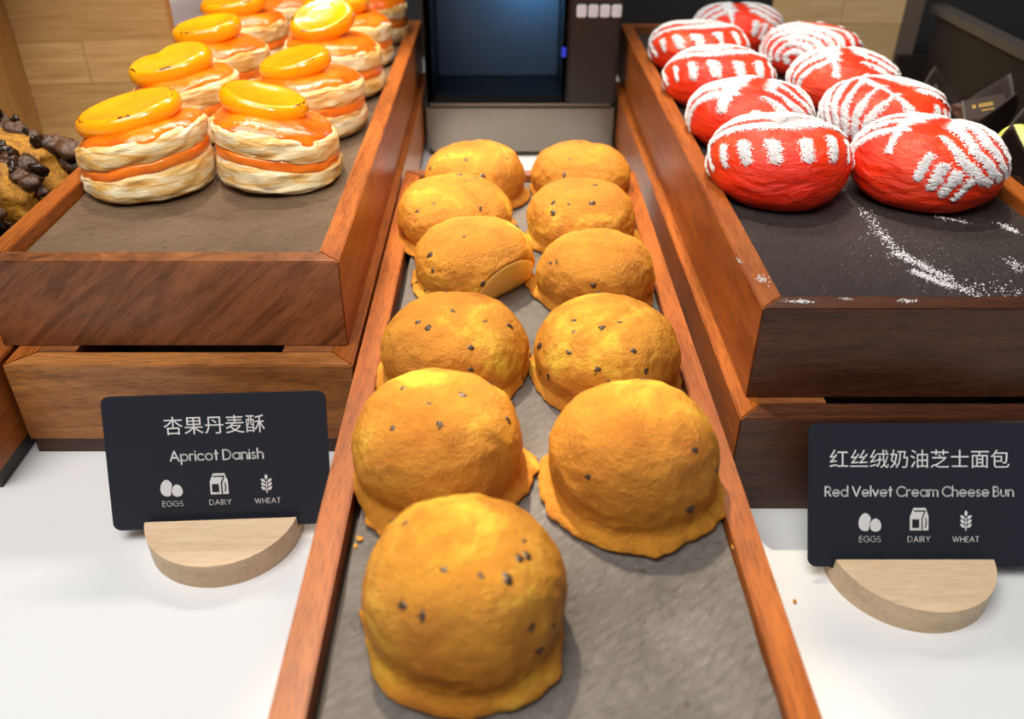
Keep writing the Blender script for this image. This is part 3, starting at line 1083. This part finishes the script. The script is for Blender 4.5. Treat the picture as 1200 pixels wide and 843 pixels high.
def name_card(x, y, rz, cn, en, en_w, cn_w, us, label, hl, hx, lean, dv=0.0):
    """plastic card 85.6 x 54 mm leaning back in the slot of a beech half-disc"""
    CW, CH = 0.0856, 0.054
    lean = math.radians(lean)
    t = thing('name_card', (x, y, 0.006), label, 'sign', 'black name cards', rz)
    pts = []
    rc = 0.0032
    for (cx, cy, a0) in ((CW / 2 - rc, rc, -90), (CW / 2 - rc, CH - rc, 0), (-CW / 2 + rc, CH - rc, 90), (-CW / 2 + rc, rc, 180)):
        pts += arc(cx, cy, rc, rc, a0, a0 + 90, 8)
    Mx = Matrix.Rotation(PI / 2 - lean, 4, 'X')

    def put(nm, vf, mat, u=0.0, v=0.0, bev=0):
        o = mesh_obj(nm, *vf, mat, t, bevel=bev)
        o.matrix_local = Mx @ Matrix.Translation((u, v, 0.0003 if mat is M_PRINT else 0.0))
        return o
    put('card', prism_vf(pts, -0.0008, 0.0), M_CARD)
    fx = lambda u: (u - 0.5) * CW
    fy = lambda v: (1 - v) * CH
    me = font_mesh(cn, 0.0075, 1.0)
    xs = [q.co.x for q in me.vertices]
    ys = [q.co.y for q in me.vertices]
    k = cn_w / (max(xs) - min(xs))
    mx, my = (max(xs) + min(xs)) / 2, (max(ys) + min(ys)) / 2
    for q in me.vertices:
        q.co = ((q.co.x - mx) * k, (q.co.y - my) * k, 0)
    me.materials.clear()
    me.materials.append(M_PRINT)
    o = bpy.data.objects.new('chinese_title', me)
    COL.objects.link(o)
    o.parent = t
    o.matrix_local = Mx @ Matrix.Translation((fx(us[1]), fy(0.225 + dv), 0.0003))
    put('english_title', words(en, en_w, 0.24), M_PRINT, fx(us[1]), fy(0.485 + dv))
    yi = fy(0.745)
    # eggs: two solid ovals, the front one outlined by a dark gap

    def egg(cx, cy, w_, h_):
        return [(cx + w_ * math.cos(a) * (1 - 0.14 * math.sin(a)), cy + h_ * math.sin(a)) for a in np.linspace(0, 2 * PI, 28, endpoint=False)]
    front = egg(0.0021, 0.0020, 0.0021, 0.0025)
    back = [p for p in egg(-0.0018, 0.0031, 0.0025, 0.0034) if math.hypot((p[0] - 0.0021) / 0.0026, (p[1] - 0.0020) / 0.0030) > 1]
    put('egg_icon', merge([poly_vf(front), poly_vf(back)]), M_PRINT, fx(us[0]), yi)
    # milk carton
    w_ = 0.0035
    car = poly_vf([(-w_, 0), (w_, 0), (w_, .0054), (.0024, .0085), (-.0021, .0085), (-w_, .0052)])
    drk = merge([poly_vf([(-.0027, .0010), (-.0001, .0010), (-.0001, .0042), (-.0027, .0042)]),
                 stroke_vf([(-.0020, .0074), (.0022, .0074)], .0004),
                 stroke_vf([(.0010, .0004), (.0010, .0046), (.0019, .0068)], .00045),
                 stroke_vf([(.0022, .0012), (.0026, .0030), (.0023, .0046)], .0004)])
    o = put('carton_gap', drk, M_CARD, fx(us[1]), yi)
    o.matrix_local = Mx @ Matrix.Translation((fx(us[1]), yi, 0.00055))
    put('milk_carton_icon', car, M_PRINT, fx(us[1]), yi)

    def leaf(x0, y0, ang, L, wd):
        out = []
        for s in (1, -1):
            for q in np.linspace(0, 1, 8)[::s]:
                d = q * L
                e = s * wd * math.sin(PI * q)
                out.append((x0 + d * math.cos(ang) - e * math.sin(ang), y0 + d * math.sin(ang) + e * math.cos(ang)))
        return out
    wh = [stroke_vf([(0, 0), (0, .0045)], .0004), poly_vf(leaf(0, .0052, PI / 2, .0024, .0006))]
    for yy in (.0010, .0026, .0042):
        wh += [poly_vf(leaf(.0003, yy, math.radians(38), .0024, .0006)), poly_vf(leaf(-.0003, yy, math.radians(142), .0024, .0006))]
    put('wheat_icon', merge(wh), M_PRINT, fx(us[2]), yi)
    for u, s_, wd in ((us[0], 'EGGS', 0.0079), (us[1], 'DAIRY', 0.0083), (us[2], 'WHEAT', 0.0098)):
        put('caption', words(s_, wd, 0.17, 0.42), M_PRINT, fx(u), fy(0.825))
    # the beech stand: disc cut just behind the card, slot for the card's foot
    ca, sa = math.cos(rz), math.sin(rz)
    h = thing('card_stand', (x + ca * hx - sa * 0.0, y + sa * hx, 0.0), hl, 'stand', 'beech half-disc card stands', rz)
    R_, hh = 0.0298, 0.0112
    yc = 0.0040
    poly = [p for p in arc(0, yc, R_, R_, 180, 360, 60)] + [(R_, yc + 0.0035), (-R_, yc + 0.0035)]
    # slot cut: front block and thin rear lip joined by the floor
    slot0, slot1 = -0.0012, 0.0045
    frontp = [p for p in arc(0, yc, R_, R_, 180, 360, 90) if p[1] <= slot0]
    rear = [(-R_, slot1 + 0.0001), (R_, slot1 + 0.0001), (R_, yc + 0.0045), (-R_, yc + 0.0045)]
    a = prism_vf(frontp, 0.005, hh)
    b = prism_vf(rear, 0.005, hh)
    c0 = prism_vf([p for p in arc(0, yc, R_, R_, 180, 360, 90)] + [(R_, yc + 0.0045), (-R_, yc + 0.0045)], 0, 0.005)
    st = mesh_obj('stand_block', *merge([a, b, c0]), M_BEECH_SIDE, h)
    st.data.materials.append(M_BEECH)
    for p in st.data.polygons:
        if p.normal.z > 0.9 and p.center.z > hh - 0.001:
            p.material_index = 1
    return t


name_card(-0.1100, 0.2474, math.radians(2.9), '杏果丹麦酥', 'Apricot Danish', 0.0356, 0.0386, (0.28, 0.495, 0.71),
          'black name card reading Apricot Danish, in front of the left riser',
          'pale beech half-disc stand holding the apricot card', 0.0000, 23.4)
name_card(0.1578, 0.2265, 0.0, '红丝绒奶油芝士面包', 'Red Velvet Cream Cheese Bun', 0.0704, 0.0673, (0.27, 0.485, 0.69),
          'black name card reading Red Velvet Cream Cheese Bun, in front of the right riser',
          'pale beech half-disc stand holding the red velvet card', -0.0045, 33.0, 0.022)

# ------------------------------------------------------------------ left background: chocolate loaf slices and bamboo crate
tr = thing('black_serving_tray', (-0.273, 0.46, RIS), 'low black tray under the chocolate chip loaf slices', 'tray')
mesh_obj('tray_plate', *box_vf(-0.06, 0.06, -0.10, 0.038, 0.0, 0.006), M_BLACK, tr, bevel=0.001)
mesh_obj('tray_edge', *merge([box_vf(-0.06, -0.056, -0.1, 0.038, 0.006, 0.012), box_vf(0.056, 0.06, -0.1, 0.038, 0.006, 0.012),
                              box_vf(-0.056, 0.056, -0.1, -0.096, 0.006, 0.012), box_vf(-0.056, 0.056, 0.034, 0.038, 0.006, 0.012)]), M_BLACK, tr)


def loaf_slice(x, y, z, rz, ry, label, seed, L=0.075, Wd=0.022, Hh=0.040):
    rng = random.Random(seed)
    t = thing('chocolate_loaf_slice', (x, y, z), label, 'cake', 'chocolate chip loaf slices', rz)
    sh = lambda hw, hd, z0, z1, sd, amp: lathe_vf(lambda th, tt: (
        hw * (abs(math.cos(th)) ** .6) * math.copysign(1, math.cos(th)) * abs(math.sin(PI * tt)) ** .45 * (1 + amp * nz(math.cos(th) * 2 + sd, math.sin(th) * 2, tt * 5)),
        hd * (abs(math.sin(th)) ** .6) * math.copysign(1, math.sin(th)) * abs(math.sin(PI * tt)) ** .45 * (1 + amp * nz(math.cos(th) * 2, math.sin(th) * 2 + sd, tt * 5) + amp * .6 * nz(math.cos(th) * 6, math.sin(th) * 6, tt * 16 + sd)),
        z0 + (z1 - z0) * (0.5 - 0.5 * math.cos(PI * tt)) * (1 + 0.15 * amp * nz(math.cos(th) * 3, math.sin(th) * 3, sd))), 40, 26)
    mesh_obj('sponge', *sh(L / 2, Wd / 2, 0.004, Hh * 0.92, seed, 0.30), M_SPONGE, t, smooth=True)
    lumps = []
    for k in range(30):
        q = rng.uniform(0.0035, 0.0070)
        px_, py_, pz_ = rng.uniform(-.5, .5) * L, rng.uniform(.0, .62) * Wd, Hh * rng.uniform(.70, .94)
        lv, lf = lathe_vf(lambda th, tt: tuple((1 + .45 * nz(math.cos(th) * 1.6 + k, math.sin(th) * 1.6 + seed, tt * 3)) * q * e for e in (
            1.3 * math.sin(PI * tt) * math.cos(th), math.sin(PI * tt) * math.sin(th), -.75 * math.cos(PI * tt))), 14, 9)
        lumps.append(([(a + px_, b + py_, c_ + pz_) for a, b, c_ in lv], lf))
    mesh_obj('chocolate_crust', *merge(lumps), M_CRUST, t, smooth=True)
    mesh_obj('crust_base', *sh(L / 2 * 1.03, Wd / 2 * 1.08, 0.0, Hh * 0.30, seed + 5, 0.35), M_CRUST, t, smooth=True)
    for k in range(26):
        o = bpy.data.objects.new('chocolate_chip', choc_me)
        COL.objects.link(o)
        o.parent = t
        o.location = (rng.uniform(-L / 2, L / 2) * 0.95, rng.uniform(-Wd * .15, Wd * .65), Hh * rng.uniform(0.9, 1.0)) if k < 10 else \
            (rng.uniform(-L / 2, L / 2) * 0.95, -Wd / 2 * 0.98, Hh * rng.uniform(.12, .35))
        o.rotation_euler = (rng.uniform(0, 3), rng.uniform(0, 3), rng.uniform(0, 3))
        q = rng.uniform(0.004, 0.0085)
        o.scale = (q, q, q * 0.8)
    t.rotation_euler = (0, ry, rz)
    return t


choc_me = chip_me[0].copy()
choc_me.materials.clear()
choc_me.materials.append(M_CHOC)
loaf_slice(-0.279, 0.464, RIS + 0.010, math.radians(-22), math.radians(14), 'chocolate chip loaf slice against the bamboo crate, hindmost of the slices', 3)
loaf_slice(-0.279, 0.428, RIS + 0.010, math.radians(-22), math.radians(14), 'chocolate chip loaf slice in the middle of the slices at the left edge', 8)
loaf_slice(-0.283, 0.392, RIS + 0.008, math.radians(-22), math.radians(12), 'chocolate chip loaf slice nearest the camera at the left edge', 14)

cr_ = thing('bamboo_crate', (-0.275, 0.585, 0.0), 'bamboo crate wall of wide planks standing behind the loaf slices', 'crate', rz=math.radians(7))
box('back_board', (-0.041, 0.058, 0, 0.012, 0, 0.24), M_BAMBOO, cr_, 0.0008)
box('side_board', (-0.055, -0.041, -0.085, 0.012, 0, 0.24), M_BAMBOO_SIDE, cr_, 0.0008)
jar = thing('pale_jar', (-0.325, 0.90, 0.0), 'blurred pale pinkish jar beyond the bamboo crate, behind the apricot pastries', 'jar')
jp = catmull([(0, 0), (.8, 0), (.95, .05), (1, .4), (.96, .8), (.8, .92), (.74, .97), (.76, 1.0), (0, 1.0)], 60)
mesh_obj('jar_body', *lathe_vf(lambda th, t: (0.05 * jp[int(t * 59)][0] * math.cos(th), 0.05 * jp[int(t * 59)][0] * math.sin(th), 0.10 * jp[int(t * 59)][1]), 40, 40),
         M_JAR, jar, smooth=True)
lp = catmull([(0, 0), (.8, 0), (.84, .2), (.8, .5), (.3, .65), (.2, .75), (.22, .95), (0, 1.0)], 60)
mesh_obj('jar_lid', *lathe_vf(lambda th, t: (0.05 * lp[int(t * 59)][0] * math.cos(th), 0.05 * lp[int(t * 59)][0] * math.sin(th), 0.10 + 0.035 * lp[int(t * 59)][1]), 40, 30),
         plain('white_lid', (0.75, 0.74, 0.74), 0.3), jar, smooth=True)

# ------------------------------------------------------------------ the machine behind the middle tray
mc = thing('beverage_machine', (0.014, 0.672, 0.0), 'black appliance with a glass door (blue reflection as an added glow) and steel base strip behind the middle tray', 'appliance')
X0, X1 = -0.0735, 0.0745
xm = 0.0365
box('steel_base', (X0, X1, 0.0, 0.16, 0.004, 0.043), M_STEEL, mc, 0.003)
mesh_obj('foot', *merge([box_vf(X0 + .006, X0 + .02, .01, .025, 0, .004), box_vf(X1 - .02, X1 - .006, .01, .025, 0, .004),
                         box_vf(X0 + .006, X0 + .02, .135, .15, 0, .004), box_vf(X1 - .02, X1 - .006, .135, .15, 0, .004)]), M_BLACK, mc)
M_GLOW_BACKING = plain('glow_backing_grey', srgb(120, 126, 134), 0.6)
mesh_obj('cabinet', *merge([box_vf(X0, X0 + .006, 0.004, .16, .043, .30), box_vf(xm - .004, xm, 0.004, .16, .043, .30),
                            box_vf(X0 + .006, xm - .004, .15, .16, .043, .30), box_vf(X0 + .006, xm - .004, 0.004, .15, .294, .30),
                            box_vf(X0 + .006, xm - .004, 0.006, .15, .043, .049)]), M_BLACK, mc)
box('glow_backing', (X0 + .007, xm - .005, .058, .062, .05, .293), M_GLOW_BACKING, mc)  # added sheet behind the door that catches the blue glow
gm = NT('tinted_glass')
gm.b.inputs['Transmission Weight'].default_value = 1.0
gm.b.inputs['IOR'].default_value = 1.1
M_GLASS = gm.set((0.5, 0.55, 0.62), 0.18)
box('glass_door', (X0 + .001, xm - .001, 0.0, 0.004, .044, .299), M_GLASS, mc, 0.0005)
em = NT('door_reflection_glow')
em.b.inputs['Emission Color'].default_value = (0.12, 0.5, 0.9, 1)
em.b.inputs['Emission Strength'].default_value = 55.0
M_BLUEGLOW = em.set((0.2, 0.5, 0.8), 0.4)
box('door_reflection_glow', (xm - .040, xm - .012, .030, .036, .132, .138), M_BLUEGLOW, mc)  # added emitter, its glow stands for the blue reflection on the door
box('control_column', (xm + .0005, X1, 0.0, 0.16, .043, .30), M_DARKBOX, mc, 0.002)
for k in range(4):
    o = box('button', (-.0037, .0037, -.0012, .002, -.0045, .0045), plain('lit_button', (0.75, 0.76, 0.80), 0.3) if k == 0 else bpy.data.materials['lit_button'], mc, 0.0008)
    o.location = (xm + .0085 + k * .0086, -.0004, .1125)
o = box('indicator_light', (-.0016, .0016, -.001, .002, -.0035, .0035), None or plain('indicator', (0.02, 0.04, 0.5), 0.3), mc, 0.0005)
o.location = (xm - .0035, -.0006, .0830)
bi = bpy.data.materials['indicator'].node_tree.nodes['Principled BSDF']
bi.inputs['Emission Color'].default_value = (0.02, 0.05, 0.9, 1)
bi.inputs['Emission Strength'].default_value = 0.25
o['label'] = 'small blue indicator light'

# ------------------------------------------------------------------ right background
bp = thing('bamboo_screen', (0.285, 0.762, 0.0), 'upright pale bamboo panel with a grey edge behind the red buns', 'panel')
box('board', (-0.056, 0.052, 0, 0.012, 0, 0.24), M_BAMBOO_PALE, bp, 0.0006)
box('grey_edge', (0.052, 0.067, -0.002, 0.014, 0, 0.24), M_GREY_EDGE, bp, 0.0006)
dc = thing('black_display_case', (0.385, 0.60, 0.0), 'black case side with a grey metal top edge beyond the paper cups', 'case')
box('back_wall', (-0.049, 0.12, 0.150, 0.158, 0, 0.060), M_DARKBOX, dc, 0.001)
box('inner_floor', (-0.016, 0.12, -0.22, 0.150, 0, 0.01), M_DARKBOX, dc)
box('side_wall', (-0.026, -0.016, -0.22, 0.150, 0, 0.093), M_DARKBOX, dc, 0.001)
box('top_edge', (-0.028, -0.014, -0.222, 0.162, 0.093, 0.100), M_RIMGREY, dc, 0.001)
sh = thing('cup_shelf', (0.303, 0.49, 0.0), 'low dark shelf under the brown paper cups, right of the red bun tray', 'shelf')
box('shelf_board', (-0.046, 0.050, -0.12, 0.20, 0.034, 0.042), M_DARKBOX, sh, 0.001)
mesh_obj('shelf_side', *merge([box_vf(-0.046, -0.038, -0.12, 0.2, 0, 0.034), box_vf(0.042, 0.050, -0.12, 0.2, 0, 0.034)]), M_DARKBOX, sh)


def paper_cup(x, y, rz, label, tagrot, lime=False):
    t = thing('muffin_cup', (x, y, 0.042), label, 'muffin', 'brown paper muffin cups', rz)
    nt, nr = 64, 14
    V, F = [], []
    for sgn, off in ((1, 0.0), (-1, -0.0006)):
        for i in range(nr + 1):
            for j in range(nt):
                th = 2 * PI * j / nt
                u = i / nr
                peak = abs(1 - 2 * ((th / (PI / 2)) % 1.0))
                zz = u * (0.034 + 0.024 * peak)
                rr = 0.0165 + 0.010 * u + 0.005 * peak * u * u + off + 0.0006 * math.sin(16 * th) * (1 - u)
                V.append((rr * math.cos(th), rr * math.sin(th), zz))
    m = (nr + 1) * nt
    for s in (0, 1):
        for i in range(nr):
            for j in range(nt):
                a = s * m + i * nt
                b = a + nt
                F.append((a + j, a + (j + 1) % nt, b + (j + 1) % nt, b + j))
    for j in range(nt):
        a, b = nr * nt, m + nr * nt
        F.append((a + j, a + (j + 1) % nt, b + (j + 1) % nt, b + j))
        F.append((j, (j + 1) % nt, m + (j + 1) % nt, m + j))
    mesh_obj('paper_liner', V, F, M_PAPER, t, smooth=True)
    mesh_obj('muffin_top', *lathe_vf(lambda th, q: tuple(c_ * (1 + 0.12 * nz(math.cos(th) * 2, math.sin(th) * 2, q * 4 + x * 50)) for c_ in (
        0.023 * math.sin(PI * q) * math.cos(th), 0.023 * math.sin(PI * q) * math.sin(th), 0.028 - 0.012 * math.cos(PI * q))), 36, 20), M_CRUST, t, smooth=True)
    tg = mesh_obj('name_tag', *box_vf(-0.0115, 0.0115, -0.0004, 0.0004, 0, 0.0125), M_TAG, t, bevel=0.0002)
    tg.location = (-0.006, -0.021, 0.0405)
    tg.rotation_euler = (math.radians(-32), math.radians(-14), tagrot - rz)
    e = mesh_obj('metal_clip', *box_vf(-0.0124, -0.0113, -0.0007, 0.0007, -0.002, 0.0125), M_STEEL, tg)
    L_ = []
    xx = -0.0068
    for wd in (0.0024, 0, 0.0021, 0.0014, 0.0014, 0.0014, 0.0018):
        if wd:
            L_.append(box_vf(xx, xx + wd * 0.8, -0.0006, -0.0004, 0.0066, 0.0088))
        xx += wd if wd else 0.0012
    L_.append(box_vf(-0.002, 0.005, -0.0006, -0.0004, 0.0042, 0.0050))
    mesh_obj('gold_lettering', *merge(L_), M_GOLD, tg)
    if lime:
        v, f = lathe_vf(lambda th, q: (0.011 * math.sin(PI * q) * math.cos(th), 0.011 * math.sin(PI * q) * math.sin(th), -0.0016 * math.cos(PI * q)), 30, 10)
        lm = mesh_obj('lime_slice', v, f, M_LIME, t, smooth=True)
        lm.location = (-0.0150, 0.0120, 0.0420)
        lm.rotation_euler = (math.radians(62), 0, math.radians(-35) - rz)
    return t


paper_cup(0.292, 0.540, 0.4, 'dark brown paper muffin cup with a gold printed tag, farther from the camera', -0.15)
paper_cup(0.304, 0.458, 0.15, 'dark brown paper muffin cup with a lime slice, nearer one at the right edge', -0.1, True)
